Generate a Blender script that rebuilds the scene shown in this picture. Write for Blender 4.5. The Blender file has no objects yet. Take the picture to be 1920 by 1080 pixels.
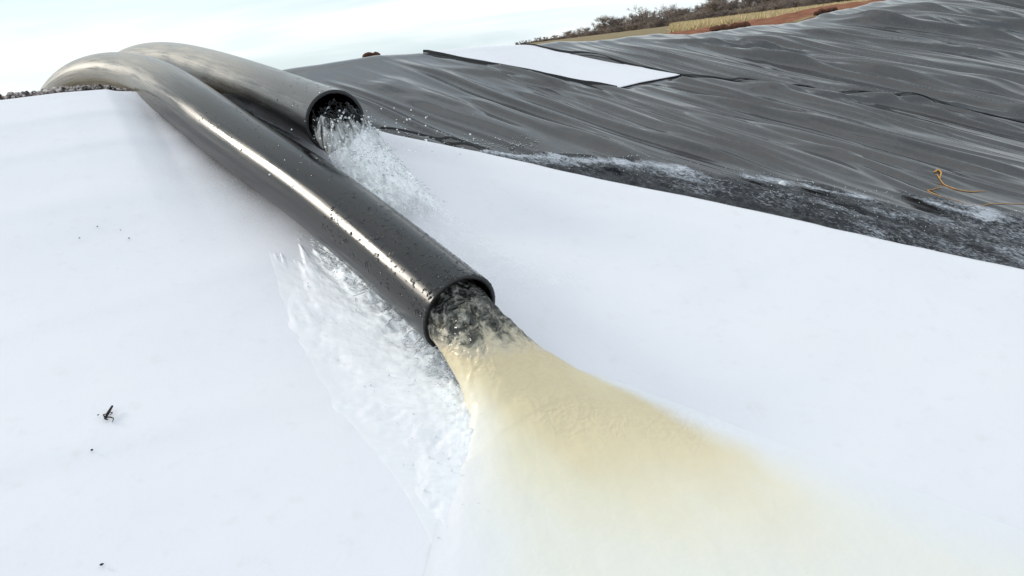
import bpy, bmesh, math, random
import numpy as np
from mathutils import Vector, Matrix
random.seed(7); rng = np.random.default_rng(7)
R = math.radians
C = bpy.context.scene.collection
scene = bpy.context.scene

# ------------------------------------------------------------------ camera
FPX, ROLL, EYE = 1400.0, R(7.1), 1.80
PITCH = math.atan((540 - 85) * math.cos(ROLL) / FPX)
cam_d = bpy.data.cameras.new('camera'); cam = bpy.data.objects.new('camera', cam_d); C.objects.link(cam)
cam_d.sensor_width = 36; cam_d.lens = FPX / 1920 * 36; cam_d.clip_start = 0.02; cam_d.clip_end = 6000
_u = Vector((1, 0, 0)); _v = Vector((0, math.sin(PITCH), math.cos(PITCH))); _f = Vector((0, math.cos(PITCH), -math.sin(PITCH)))
_x = _u * math.cos(ROLL) - _v * math.sin(ROLL); _y = _u * math.sin(ROLL) + _v * math.cos(ROLL)
cam.matrix_world = Matrix(((_x.x, _y.x, -_f.x, 0), (_x.y, _y.y, -_f.y, 0), (_x.z, _y.z, -_f.z, EYE), (0, 0, 0, 1)))
scene.camera = cam
scene.render.resolution_x, scene.render.resolution_y = 1024, 576

# ------------------------------------------------------------------ world, sun, exposure
SUN_AZ, SUN_EL = R(-74), R(30)          # azimuth from +Y towards +X
w = bpy.data.worlds.new('World'); scene.world = w; w.use_nodes = True
nt = w.node_tree; N = nt.nodes; L = nt.links; N.clear()
out = N.new('ShaderNodeOutputWorld'); bg = N.new('ShaderNodeBackground'); L.new(bg.outputs[0], out.inputs[0])
sky = N.new('ShaderNodeTexSky'); sky.sky_type = 'NISHITA'; sky.sun_disc = False
sky.sun_elevation = SUN_EL; sky.sun_rotation = SUN_AZ; sky.air_density = 1.0; sky.dust_density = 0.9; sky.ozone_density = 1.0
tc = N.new('ShaderNodeTexCoord'); mp = N.new('ShaderNodeMapping'); mp.inputs['Scale'].default_value = (1.2, 1.2, 9.0)
mp.inputs['Rotation'].default_value = (R(4), R(-7), 0.3)
L.new(tc.outputs['Generated'], mp.inputs['Vector'])
nz = N.new('ShaderNodeTexNoise'); nz.inputs['Scale'].default_value = 1.6; nz.inputs['Detail'].default_value = 6; nz.inputs['Roughness'].default_value = 0.5
nz.inputs['Distortion'].default_value = 0.6
L.new(mp.outputs[0], nz.inputs['Vector'])
cr = N.new('ShaderNodeMapRange'); cr.inputs[1].default_value = 0.36; cr.inputs[2].default_value = 0.62; cr.inputs[3].default_value = 0.74; cr.inputs[4].default_value = 1.0
L.new(nz.outputs['Fac'], cr.inputs[0])
cm = N.new('ShaderNodeMix'); cm.data_type = 'RGBA'; L.new(cr.outputs[0], cm.inputs['Factor'])
vc = N.new('ShaderNodeMix'); vc.data_type = 'RGBA'; vc.inputs['A'].default_value = (5.7, 6.9, 7.5, 1); vc.inputs['B'].default_value = (7.7, 8.1, 8.2, 1)      # thin high cloud veil with whiter streaks
cr2 = N.new('ShaderNodeMapRange'); cr2.inputs[1].default_value = 0.40; cr2.inputs[2].default_value = 0.60; L.new(nz.outputs['Fac'], cr2.inputs[0]); L.new(cr2.outputs[0], vc.inputs['Factor']); L.new(vc.outputs['Result'], cm.inputs['B'])
L.new(sky.outputs[0], cm.inputs['A']); L.new(cm.outputs['Result'], bg.inputs['Color']); bg.inputs['Strength'].default_value = 0.1
sd = bpy.data.lights.new('sun', 'SUN'); sd.energy = 1.1; sd.angle = R(12); sd.color = (1, 0.92, 0.80)
so = bpy.data.objects.new('sun', sd); C.objects.link(so)
sdir = Vector((math.sin(SUN_AZ) * math.cos(SUN_EL), math.cos(SUN_AZ) * math.cos(SUN_EL), math.sin(SUN_EL)))
so.rotation_euler = sdir.to_track_quat('Z', 'Y').to_euler(); so.location = sdir * 30
vs = scene.view_settings; vs.view_transform = 'Standard'; vs.look = 'None'; vs.exposure = 0.48; vs.gamma = 1; vs.use_curve_mapping = False

# ------------------------------------------------------------------ noise
def _hash(ix, iy, seed):
    n = (ix.astype(np.int64) * 374761393 + iy.astype(np.int64) * 668265263 + seed * 144665) & 0x7fffffff
    n = ((n ^ (n >> 13)) * 1274126177) & 0x7fffffff
    return ((n ^ (n >> 16)) & 0xffff) / 65535.0
def vn(x, y, seed=0):
    x = np.asarray(x, float); y = np.asarray(y, float)
    ix = np.floor(x); iy = np.floor(y); fx = x - ix; fy = y - iy
    fx = fx * fx * fx * (fx * (fx * 6 - 15) + 10); fy = fy * fy * fy * (fy * (fy * 6 - 15) + 10)
    a = _hash(ix, iy, seed); b = _hash(ix + 1, iy, seed); c = _hash(ix, iy + 1, seed); d = _hash(ix + 1, iy + 1, seed)
    return (a * (1 - fx) + b * fx) * (1 - fy) + (c * (1 - fx) + d * fx) * fy - 0.5
def fbm(x, y, o=4, seed=0, g=0.5):
    r = 0; a = 1.0
    for k in range(o):
        r = r + a * vn(x, y, seed + k * 17); x = np.asarray(x) * 2.03 + 11.3; y = np.asarray(y) * 2.03 + 5.7; a *= g
    return r
def sm(a, b, x):
    t = np.clip((np.asarray(x, float) - a) / (b - a), 0, 1); return t * t * (3 - 2 * t)

# ------------------------------------------------------------------ the lie of the land: s runs up the bank, t along its crest
AZ = R(29); U2 = np.array([-math.sin(AZ), math.cos(AZ)]); T2 = np.array([math.cos(AZ), math.sin(AZ)])
GRAD, Z0, SC = 0.34, -0.125, 5.45
def xy(s, t): return np.asarray(s) * U2[0] + np.asarray(t) * T2[0], np.asarray(s) * U2[1] + np.asarray(t) * T2[1]
def st(x, y): return x * U2[0] + y * U2[1], x * T2[0] + y * T2[1]
def ray(px, py):
    dx, dy = px - 960.0, 540.0 - py
    d = _x * dx + _y * dy + _f * FPX
    return np.array(d.normalized())
def crest_pt(px, py):
    d = ray(px, py); s = d[0] * U2[0] + d[1] * U2[1]; k = SC / s; return (d[0] * T2[0] + d[1] * T2[1]) * k, EYE + d[2] * k
_cp = sorted([crest_pt(*q) for q in [(-400, 236), (0, 192), (110, 178), (200, 171), (262, 182), (520, 131), (600, 121), (700, 105), (770, 101), (800, 100), (900, 92), (980, 88), (1050, 80), (1120, 78), (1180, 69), (1240, 64), (1290, 68), (1360, 57), (1440, 49), (1500, 42), (1550, 27), (1600, 16), (1640, 6), (1700, -4), (1800, -22), (1920, -40)]])
_ct = np.array([a for a, b in _cp]); _cz = np.array([b for a, b in _cp])
def crest_z(t):
    z = np.interp(t, _ct, _cz)
    return z - 0.11 * np.exp(-((np.asarray(t) - .92) / 0.30) ** 2)
def ground_st(s, t):
    s = np.asarray(s, float); t = np.asarray(t, float)
    zc = crest_z(t)
    zs = Z0 + GRAD * s + (zc - (Z0 + GRAD * SC)) * sm(3.2, SC, s)
    # behind the crest: on the left the far side falls away, on the right a dirt track and a flat field
    back_l = zc - 0.12 * np.clip(s - SC, 0, 8)
    back_r = zc + (1.66 - zc) * sm(SC, 9, s) + 0.06 * sm(9, 16, s)
    m = sm(2.0, 4.5, t); zb = back_l * (1 - m) + back_r * m
    far = sm(18, 40, s); zb = zb * (1 - far) + 1.74 * far
    k = sm(SC - 0.12, SC + 0.12, s)
    return zs * (1 - k) + zb * k
def ground(x, y): s, t = st(x, y); return ground_st(s, t)
def hit(px, py, off=0.0):
    d = ray(px, py); lo, hi = 0.5, 0.5
    while hi < 400:
        p = d * hi
        if EYE + p[2] < float(ground(p[0], p[1])) + off: break
        lo = hi; hi *= 1.03
    for _ in range(40):
        m = (lo + hi) / 2; p = d * m
        if EYE + p[2] < float(ground(p[0], p[1])) + off: hi = m
        else: lo = m
    p = d * hi; return np.array([p[0], p[1], EYE + p[2]])
def hit_st(px, py, off=0.0): p = hit(px, py, off); return st(p[0], p[1])
def at(px, py, dist): return ray(px, py) * dist + np.array([0, 0, EYE])

# ------------------------------------------------------------------ object helpers
def tag(o, label=None, cat=None, group=None, kind=None):
    if label: o['label'] = label
    if cat: o['category'] = cat
    if group: o['group'] = group
    if kind: o['kind'] = kind
    return o
def mesh_obj(name, verts, faces, mat, parent=None, smooth=True, attrs=None):
    me = bpy.data.meshes.new(name)
    me.from_pydata([tuple(map(float, v)) for v in verts] if not isinstance(verts, np.ndarray) else verts.tolist(), [], faces if isinstance(faces, list) else faces.tolist())
    if attrs:
        for k, a in attrs.items():
            at_ = me.attributes.new(k, 'FLOAT', 'POINT'); at_.data.foreach_set('value', np.asarray(a, np.float32).ravel())
    if smooth: me.polygons.foreach_set('use_smooth', [True] * len(me.polygons))
    me.materials.append(mat); me.update()
    o = bpy.data.objects.new(name, me); C.objects.link(o)
    if parent: o.parent = parent
    return o
def empty(name, loc=(0, 0, 0)):
    o = bpy.data.objects.new(name, None); C.objects.link(o); o.location = tuple(map(float, loc)); o.empty_display_size = 0.1; return o
def adopt(o, parent):      # keep world-space vertices while the parent stands at its base
    o.parent = parent; o.matrix_parent_inverse = Matrix.Translation(parent.location).inverted(); return o
def gridf(ni, nj, flip=False):
    i, j = np.meshgrid(np.arange(ni - 1), np.arange(nj - 1), indexing='ij'); a = i * nj + j
    q = np.stack([a, a + 1, a + nj + 1, a + nj], -1).reshape(-1, 4)
    return q[:, ::-1] if flip else q
def tube(path, rad, seg=8, closed=False, caps=True):
    P = [Vector(p) for p in path]; n = len(P); vs_, fs = [], []
    if not hasattr(rad, '__len__'): rad = [rad] * n
    up = Vector((0, 0, 1)); prev = None
    for i, p in enumerate(P):
        d = (P[min(i + 1, n - 1)] - P[max(i - 1, 0)]).normalized()
        if prev is None: a = d.cross(up); a = a.normalized() if a.length > 1e-3 else d.cross(Vector((1, 0, 0))).normalized()
        else: a = (prev - d * prev.dot(d)).normalized()
        prev = a; b = a.cross(d)
        for k in range(seg):
            th = 2 * math.pi * k / seg; vs_.append(p + (a * math.cos(th) + b * math.sin(th)) * rad[i])
    for i in range(n - 1):
        for k in range(seg): fs.append((i * seg + k, i * seg + (k + 1) % seg, (i + 1) * seg + (k + 1) % seg, (i + 1) * seg + k))
    if caps: fs.append(tuple(range(seg))[::-1]); fs.append(tuple((n - 1) * seg + k for k in range(seg)))
    return vs_, fs
class MB:
    def __init__(s): s.v = []; s.f = []
    def add(s, v, f): o = len(s.v); s.v += [tuple(q) for q in v]; s.f += [tuple(i + o for i in q) for q in f]
    def build(s, name, mat, parent=None, smooth=True): return mesh_obj(name, s.v, s.f, mat, parent, smooth)
def ico(sub):
    bm = bmesh.new(); bmesh.ops.create_icosphere(bm, subdivisions=sub, radius=1)
    v = [tuple(q.co) for q in bm.verts]; f = [tuple(x.index for x in q.verts) for q in bm.faces]; bm.free(); return np.array(v), f
ICO1, ICOF1 = ico(1); ICO2, ICOF2 = ico(2)
def rock(r, seed, flat=0.7):
    g = np.random.default_rng(seed); sc = g.uniform(.75, 1.25, 3); v = ICO2 * sc
    for _ in range(5):
        n = g.normal(size=3); n /= np.linalg.norm(n); c = g.uniform(.55, .9); d = v @ n
        v = v - np.outer(np.clip(d - c, 0, None), n)
    v = v * (1 + .12 * (g.random(len(v))[:, None] - .5)); v[:, 2] *= flat
    return v * r, ICOF2

# ------------------------------------------------------------------ materials
def mat(name):
    m = bpy.data.materials.new(name); m.use_nodes = True; return m, m.node_tree.nodes, m.node_tree.links, m.node_tree.nodes['Principled BSDF']
def noise(n, l, scale, detail=4, rough=0.55, vec=None, dist=0):
    x = n.new('ShaderNodeTexNoise'); x.inputs['Scale'].default_value = scale; x.inputs['Detail'].default_value = detail; x.inputs['Roughness'].default_value = rough; x.inputs['Distortion'].default_value = dist
    if vec is None:
        g = n.new('ShaderNodeNewGeometry'); l.new(g.outputs['Position'], x.inputs['Vector'])
    else: l.new(vec, x.inputs['Vector'])
    return x.outputs['Fac']
def ramp(n, l, fac, stops):
    r = n.new('ShaderNodeValToRGB'); e = r.color_ramp.elements
    while len(e) < len(stops): e.new(0.5)
    for k, (p, c) in enumerate(stops): e[k].position = p; e[k].color = c if len(c) == 4 else (*c, 1)
    l.new(fac, r.inputs[0]); return r.outputs['Color']
def bump(n, l, h, strength, dist, normal=None):
    b = n.new('ShaderNodeBump'); b.inputs['Strength'].default_value = strength; b.inputs['Distance'].default_value = dist; l.new(h, b.inputs['Height'])
    if normal is not None: l.new(normal, b.inputs['Normal'])
    return b.outputs['Normal']
def mrange(n, l, v, a, b, c, d):
    m = n.new('ShaderNodeMapRange'); l.new(v, m.inputs[0])
    for k, q in enumerate((a, b, c, d)): m.inputs[k + 1].default_value = q
    return m.outputs[0]
def math_(n, l, op, a, b=None):
    m = n.new('ShaderNodeMath'); m.operation = op
    for k, q in enumerate((a, b)):
        if q is None: continue
        if isinstance(q, (int, float)): m.inputs[k].default_value = q
        else: l.new(q, m.inputs[k])
    return m.outputs[0]
def attr(n, name): a = n.new('ShaderNodeAttribute'); a.attribute_name = name; return a.outputs['Fac']
def mixc(n, l, f, a, b):
    m = n.new('ShaderNodeMix'); m.data_type = 'RGBA'
    for k, q in (('Factor', f), ('A', a), ('B', b)):
        if isinstance(q, (int, float)): m.inputs[k].default_value = q
        elif isinstance(q, tuple): m.inputs[k].default_value = (*q, 1)
        else: l.new(q, m.inputs[k])
    return m.outputs['Result']
def fade(m, n, l, shader, alpha):
    t = n.new('ShaderNodeBsdfTransparent'); x = n.new('ShaderNodeMixShader'); l.new(alpha, x.inputs[0]); l.new(t.outputs[0], x.inputs[1]); l.new(shader, x.inputs[2])
    l.new(x.outputs[0], n['Material Output'].inputs['Surface'])

def m_sheet():
    m, n, l, b = mat('white_geotextile')
    big = noise(n, l, 1.1, 5); fine = noise(n, l, 14, 5, .6); grit = noise(n, l, 90, 2)
    c = ramp(n, l, big, [(.3, (.765, .752, .797)), (.55, (.795, .779, .82)), (.75, (.805, .785, .812))])
    d = ramp(n, l, fine, [(.58, (1, 1, 1)), (.80, (.93, .90, .87))])
    mx = n.new('ShaderNodeMix'); mx.data_type = 'RGBA'; mx.blend_type = 'MULTIPLY'; mx.inputs['Factor'].default_value = .7; l.new(c, mx.inputs['A']); l.new(d, mx.inputs['B'])
    # grainy dirt and the pipe's soft contact shade, both painted on the cloth
    gr = attr(n, 'grime_shade'); g2 = math_(n, l, 'MULTIPLY', gr, mrange(n, l, noise(n, l, 160, 3, .7), .35, .65, .25, 1.2)); g2.node.use_clamp = True
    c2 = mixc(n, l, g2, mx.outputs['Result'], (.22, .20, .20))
    l.new(c2, b.inputs['Base Color']); b.inputs['Roughness'].default_value = .62; b.inputs['Specular IOR Level'].default_value = .3
    h = math_(n, l, 'ADD', math_(n, l, 'MULTIPLY', fine, .6), math_(n, l, 'MULTIPLY', grit, .15))
    l.new(bump(n, l, h, .25, .01), b.inputs['Normal']); return m
def m_liner():
    m, n, l, b = mat('black_liner')
    big = noise(n, l, 1.3, 5); fine = noise(n, l, 30, 5, .65)
    c = ramp(n, l, big, [(.3, (.028, .026, .029)), (.7, (.056, .053, .055))])
    l.new(mixc(n, l, math_(n, l, 'MULTIPLY', mrange(n, l, fine, .5, .75, 0, 1), .25), c, (.12, .115, .11)), b.inputs['Base Color'])
    l.new(mrange(n, l, fine, .3, .7, .11, .20), b.inputs['Roughness']); b.inputs['IOR'].default_value = 1.72
    return m
def m_pipe():
    m, n, l, b = mat('black_polyethylene')
    tcn = n.new('ShaderNodeTexCoord')
    along = attr(n, 'along'); around = attr(n, 'around')
    cb = n.new('ShaderNodeCombineXYZ'); l.new(math_(n, l, 'MULTIPLY', along, .35), cb.inputs[0]); l.new(math_(n, l, 'MULTIPLY', around, 6.0), cb.inputs[1])
    streak = noise(n, l, 9, 6, .65, cb.outputs[0]); fine = noise(n, l, 60, 4, .6); big = noise(n, l, 3.0, 4)
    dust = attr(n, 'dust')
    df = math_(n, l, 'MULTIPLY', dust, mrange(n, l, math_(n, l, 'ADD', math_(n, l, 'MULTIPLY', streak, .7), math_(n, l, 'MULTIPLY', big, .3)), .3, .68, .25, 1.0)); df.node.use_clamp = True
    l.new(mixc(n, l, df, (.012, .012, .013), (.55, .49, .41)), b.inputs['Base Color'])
    l.new(math_(n, l, 'ADD', mrange(n, l, math_(n, l, 'ADD', math_(n, l, 'MULTIPLY', streak, .6), math_(n, l, 'MULTIPLY', big, .4)), .36, .64, .09, .32), math_(n, l, 'MULTIPLY', df, .22)), b.inputs['Roughness'])
    b.inputs['Specular IOR Level'].default_value = .45
    l.new(bump(n, l, math_(n, l, 'ADD', math_(n, l, 'MULTIPLY', streak, 1.0), math_(n, l, 'MULTIPLY', fine, .25)), .035, .006), b.inputs['Normal']); return m
def m_plain(name, col, rough=.6, spec=.4, var=.25, scale=12, bs=.2, bd=.01, lo=.25, hi=.75):
    m, n, l, b = mat(name); f = noise(n, l, scale, 5, .6)
    l.new(ramp(n, l, f, [(lo, tuple(c * (1 - var) for c in col)), (hi, tuple(min(1, c * (1 + var)) for c in col))]), b.inputs['Base Color'])
    b.inputs['Roughness'].default_value = rough; b.inputs['Specular IOR Level'].default_value = spec
    l.new(bump(n, l, f, bs, bd), b.inputs['Normal']); return m
def m_murky():
    """silty discharge: clear and dark as it leaves the pipe, whipped to tan, thinning to a cream film; attributes turb, thin"""
    m, n, l, b = mat('silty_water')
    al = attr(n, 'along'); ac = attr(n, 'across')
    cb = n.new('ShaderNodeCombineXYZ'); l.new(al, cb.inputs[0]); l.new(math_(n, l, 'MULTIPLY', ac, 2.2), cb.inputs[1])
    nz_ = noise(n, l, 24, 5, .6, None, 1.2); soft = noise(n, l, 3.0, 4, .5, cb.outputs[0])
    t = math_(n, l, 'ADD', attr(n, 'turb'), math_(n, l, 'MULTIPLY', math_(n, l, 'SUBTRACT', nz_, .5), attr(n, 'mixing'))); t.node.use_clamp = True
    c = ramp(n, l, t, [(.0, (.028, .028, .026)), (.12, (.065, .062, .050)), (.22, (.36, .32, .24)), (.30, (.60, .51, .38)), (.42, (.67, .545, .345)), (.58, (.745, .63, .41)), (.80, (.80, .73, .56)), (1, (.82, .79, .69))])
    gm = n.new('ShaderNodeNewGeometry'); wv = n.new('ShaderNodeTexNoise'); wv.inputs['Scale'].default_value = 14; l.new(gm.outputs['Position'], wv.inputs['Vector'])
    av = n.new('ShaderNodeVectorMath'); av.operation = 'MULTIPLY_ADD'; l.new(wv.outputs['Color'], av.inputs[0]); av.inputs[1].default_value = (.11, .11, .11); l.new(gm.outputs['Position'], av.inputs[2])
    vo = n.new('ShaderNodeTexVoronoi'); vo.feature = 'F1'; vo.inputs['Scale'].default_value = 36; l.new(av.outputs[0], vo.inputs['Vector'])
    crest = math_(n, l, 'MULTIPLY', math_(n, l, 'MULTIPLY', mrange(n, l, vo.outputs['Distance'], .45, .85, 0, .60), mrange(n, l, nz_, .42, .62, 0, 1)), mrange(n, l, t, .10, .40, 1, 0)); c = mixc(n, l, crest, c, (.62, .60, .54)); c = mixc(n, l, attr(n, 'clear'), c, (.80, .788, .815)); l.new(c, b.inputs['Base Color']); l.new(mrange(n, l, t, .1, .5, .05, .38), b.inputs['Roughness'])  # bright ripple glints painted as pale lines in the dark water's colour
    rp_ = noise(n, l, 45, 3, .6); bb = bump(n, l, math_(n, l, 'ADD', math_(n, l, 'MULTIPLY', vo.outputs['Distance'], 1.3), math_(n, l, 'MULTIPLY', rp_, .4)), .35, .016); l.new(mrange(n, l, t, .15, .58, .95, .04), bb.node.inputs['Strength']); l.new(bb, b.inputs['Normal'])
    a = attr(n, 'thin')
    tl = n.new('ShaderNodeBsdfTranslucent'); l.new(c, tl.inputs['Color']); bt = n.new('ShaderNodeMixShader'); l.new(mrange(n, l, t, .5, 1, 0, .02), bt.inputs[0]); l.new(b.outputs[0], bt.inputs[1]); l.new(tl.outputs[0], bt.inputs[2])
    fade(m, n, l, bt.outputs[0], a); return m
def m_foam():
    """aerated white water: attributes foam (how white) and thin (how much cover)"""
    m, n, l, b = mat('white_water')
    cb = n.new('ShaderNodeCombineXYZ'); l.new(attr(n, 'along'), cb.inputs[0]); l.new(attr(n, 'across'), cb.inputs[1]); f1 = noise(n, l, 20, 6, .65, cb.outputs[0], .7); f2 = noise(n, l, 55, 4, .6, cb.outputs[0], .4)
    cov = math_(n, l, 'ADD', attr(n, 'foam'), math_(n, l, 'MULTIPLY', math_(n, l, 'SUBTRACT', math_(n, l, 'ADD', math_(n, l, 'MULTIPLY', f1, .6), math_(n, l, 'MULTIPLY', f2, .4)), .5), 2.6)); cov.node.use_clamp = True
    bl = math_(n, l, 'ADD', attr(n, 'blend'), math_(n, l, 'MULTIPLY', math_(n, l, 'SUBTRACT', f1, .5), 1.6)); bl.node.use_clamp = True; l.new(mixc(n, l, bl, (.808, .796, .823), (.95, .955, .96)), b.inputs['Base Color']); l.new(mrange(n, l, bl, 0, .6, .62, .35), b.inputs['Roughness']); b.inputs['IOR'].default_value = 1.33
    l.new(bump(n, l, f1, .10, .010), b.inputs['Normal'])
    g = n.new('ShaderNodeBsdfGlass'); g.inputs['IOR'].default_value = 1.25; g.inputs['Roughness'].default_value = .03; g.inputs['Color'].default_value = (.96, .98, 1, 1); l.new(bump(n, l, f2, .5, .01), g.inputs['Normal'])
    tl = n.new('ShaderNodeBsdfTranslucent'); tl.inputs['Color'].default_value = (.96, .97, .98, 1); bt = n.new('ShaderNodeMixShader'); bt.inputs[0].default_value = .0; l.new(b.outputs[0], bt.inputs[1]); l.new(tl.outputs[0], bt.inputs[2])
    x = n.new('ShaderNodeMixShader'); l.new(cov, x.inputs[0]); l.new(g.outputs[0], x.inputs[1]); l.new(bt.outputs[0], x.inputs[2])
    th = math_(n, l, 'ADD', attr(n, 'thin'), math_(n, l, 'MULTIPLY', math_(n, l, 'SUBTRACT', f1, .5), attr(n, 'ragged'))); th.node.use_clamp = True
    fade(m, n, l, x.outputs[0], th); return m
def m_chop():
    """dark shallow water racing over black liner, flecked with foam; pale film reflections are painted in"""
    m, n, l, b = mat('choppy_water')
    cb = n.new('ShaderNodeCombineXYZ'); l.new(attr(n, 'along'), cb.inputs[0]); l.new(math_(n, l, 'MULTIPLY', attr(n, 'across'), 2.6), cb.inputs[1])
    f1 = noise(n, l, 36, 8, .75, cb.outputs[0], .5); f2 = noise(n, l, 3.5, 4, .6, cb.outputs[0])
    cov = math_(n, l, 'ADD', math_(n, l, 'ADD', attr(n, 'foam'), math_(n, l, 'MULTIPLY', math_(n, l, 'SUBTRACT', f1, .55), 3.4)), math_(n, l, 'MULTIPLY', math_(n, l, 'SUBTRACT', f2, .5), 1.2)); cov.node.use_clamp = True
    l.new(mixc(n, l, cov, (.016, .017, .021), (.60, .63, .70)), b.inputs['Base Color']); l.new(mrange(n, l, cov, 0, 1, .10, .45), b.inputs['Roughness'])
    b.inputs['IOR'].default_value = 1.333
    l.new(bump(n, l, f1, .8, .012), b.inputs['Normal'])
    fade(m, n, l, b.outputs[0], attr(n, 'thin')); return m
def m_glass():
    m, n, l, b = mat('clear_water_drop'); b.inputs['Base Color'].default_value = (1, 1, 1, 1); b.inputs['Roughness'].default_value = .02; b.inputs['IOR'].default_value = 1.333; b.inputs['Transmission Weight'].default_value = 1; return m
def m_twig():
    m, n, l, b = mat('bare_twigs'); i = n.new('ShaderNodeObjectInfo')
    l.new(ramp(n, l, i.outputs['Random'], [(0, (.16, .125, .115)), (.4, (.22, .175, .155)), (.7, (.27, .215, .18)), (1, (.34, .275, .22))]), b.inputs['Base Color']); b.inputs['Roughness'].default_value = .9; b.inputs['Specular IOR Level'].default_value = .1; return m
def m_land():
    m, n, l, b = mat('earth_and_field')
    big = noise(n, l, .35, 5); fine = noise(n, l, 6, 6, .65); fine2 = noise(n, l, 30, 4)
    dirt = ramp(n, l, fine, [(.3, (.16, .065, .038)), (.5, (.25, .105, .062)), (.72, (.34, .16, .10))])
    grass = ramp(n, l, fine, [(.3, (.20, .155, .095)), (.6, (.30, .235, .135)), (.8, (.36, .285, .17))])
    f = math_(n, l, 'ADD', attr(n, 'grass'), math_(n, l, 'MULTIPLY', math_(n, l, 'SUBTRACT', big, .5), .6)); f = mrange(n, l, f, .42, .58, 0, 1)
    l.new(mixc(n, l, f, dirt, grass), b.inputs['Base Color']); b.inputs['Roughness'].default_value = .95; b.inputs['Specular IOR Level'].default_value = .1
    l.new(bump(n, l, math_(n, l, 'ADD', fine, math_(n, l, 'MULTIPLY', fine2, .4)), .8, .05), b.inputs['Normal']); return m
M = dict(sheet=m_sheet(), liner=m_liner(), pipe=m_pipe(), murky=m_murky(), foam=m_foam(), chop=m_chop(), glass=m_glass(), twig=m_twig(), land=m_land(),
         bead=m_plain('bead_black', (.02, .02, .022), .3, .5), seam=m_plain('weld_black', (.012, .012, .013), .4, .4), bore=m_plain('pipe_bore_black', (.010, .010, .011), .25, .5, .2, 20),
         clod=m_plain('red_dirt', (.10, .045, .030), .95, .1, .4, 25, .6, .02), gravel=m_plain('gravel_grey', (.34, .30, .29), .85, .2, .9, 30, .4, .01, .38, .62),
         speck=m_plain('black_grit', (.02, .02, .02), .8, .2), orange=m_plain('orange_cord', (.55, .29, .09), .6, .4, .2, 30),
         bark=m_plain('tree_bark', (.13, .105, .085), .9, .1, .3, 4, .2, .02), straw=m_plain('dry_straw', (.60, .48, .28), .9, .1, .3, 3, 0, .01), twigblack=m_plain('black_stick', (.015, .014, .014), .7, .3))

# ------------------------------------------------------------------ land: bank, dirt track, field, to the horizon
def axis(segs):
    r = []
    for a, b, n in segs: r += list(np.linspace(a, b, n, endpoint=False))
    r.append(segs[-1][1]); return np.array(r)
S_ = axis([(-60, -6, 10), (-6, 3, 18), (3, 5, 20), (5, 6.2, 40), (6.2, 10, 40), (10, 20, 24), (20, 60, 14), (60, 400, 10), (400, 3000, 6)])
T_ = axis([(-2500, -200, 6), (-200, -20, 8), (-20, -4, 12), (-4, 1, 40), (1, 6, 60), (6, 14, 100), (14, 40, 40), (40, 300, 16), (300, 3000, 8)])
SS, TT = np.meshgrid(S_, T_, indexing='ij'); X, Y = xy(SS, TT); Zg = ground_st(SS, TT)
lin_top = SC + 0.05
lump = .05 * sm(SC + .15, SC + .6, SS) * (1 - sm(9.5, 12, SS)) * fbm(SS * 2.2, TT * 2.2, 4, 5) * sm(3.5, 5, TT)
Zg = Zg - 0.06 * (1 - sm(SC + .0, SC + .25, SS)) + lump
grass = sm(5.6, 6.0, SS - .10 * (TT - 9) + .5 * fbm(SS * .8, TT * .8, 3, 9)) * sm(3.0, 4.2, TT) + sm(14, 18, SS)
grass = np.maximum(grass, (1 - sm(5.2, 6.2, TT)) * sm(SC + .15, SC + .4, SS))
o = mesh_obj('ground', np.stack([X, Y, Zg], -1).reshape(-1, 3), gridf(len(S_), len(T_), True), M['land'], attrs={'grass': np.clip(grass, 0, 1)}); tag(o, kind='structure')

def track_far(t): return 9.3 + .10 * (t - 9) + .35 * fbm(t * .8, 0 * t + 2, 3, 9) + .12 * fbm(t * 3, 0 * t, 2, 12)
tt = axis([(4.9, 14, 180), (14, 60, 60)]); q = np.linspace(0, 1, 40); TTk = np.repeat(tt[:, None], 40, 1); SSk = (SC + .12) * (1 - q) + np.minimum(track_far(tt), SC + .2 + (tt - 4.9) * 1.3)[:, None] * q
X, Y = xy(SSk, TTk); Zk = ground_st(SSk, TTk) + .012 + .05 * sm(SC + .15, SC + .6, SSk) * (1 - sm(9.5, 12, SSk)) * fbm(SSk * 2.2, TTk * 2.2, 4, 5) * sm(3.5, 5, TTk) + .02 * fbm(SSk * 7, TTk * 7, 3, 15) - .03 * (1 - sm(SC + .12, SC + .3, SSk)) - .02 * sm(.97, 1, np.repeat(q[None], len(tt), 0))
o = mesh_obj('dirt_track', np.stack([X, Y, Zk], -1).reshape(-1, 3), gridf(len(tt), 40), M['land'], attrs={'grass': np.full(Zk.size, -.5)}); tag(o, kind='structure')

# ------------------------------------------------------------------ white sheet edge and liner seam lines
_e = sorted([hit_st(*q) for q in [(742, 276), (900, 304), (1100, 350), (1300, 391), (1500, 437), (1700, 484), (1920, 531)]])
_es = np.array([a for a, b in _e]); _et = np.array([b for a, b in _e])
_k0 = (_et[1] - _et[0]) / (_es[1] - _es[0]); _k1 = (_et[-1] - _et[0]) / (_es[-1] - _es[0])
def edge_t(s):
    s = np.asarray(s, float); r = np.interp(s, _es, _et)
    return np.where(s < _es[0], _et[0] + _k0 * (s - _es[0]), np.where(s > _es[-1], _et[-1] + _k1 * (s - _es[-1]), r))
_q = sorted([hit_st(*q) for q in [(1260, 138), (1420, 160), (1600, 184), (1760, 207), (1920, 233)]])
_qs = np.array([a for a, b in _q]); _qt = np.array([b for a, b in _q]); _qk = (_qt[-1] - _qt[0]) / (_qs[-1] - _qs[0])
def seam_t(s):
    s = np.asarray(s, float); r = np.interp(s, _qs, _qt)
    return np.where(s < _qs[0], _qt[0] + _qk * (s - _qs[0]), np.where(s > _qs[-1], _qt[-1] + _qk * (s - _qs[-1]), r))

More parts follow.
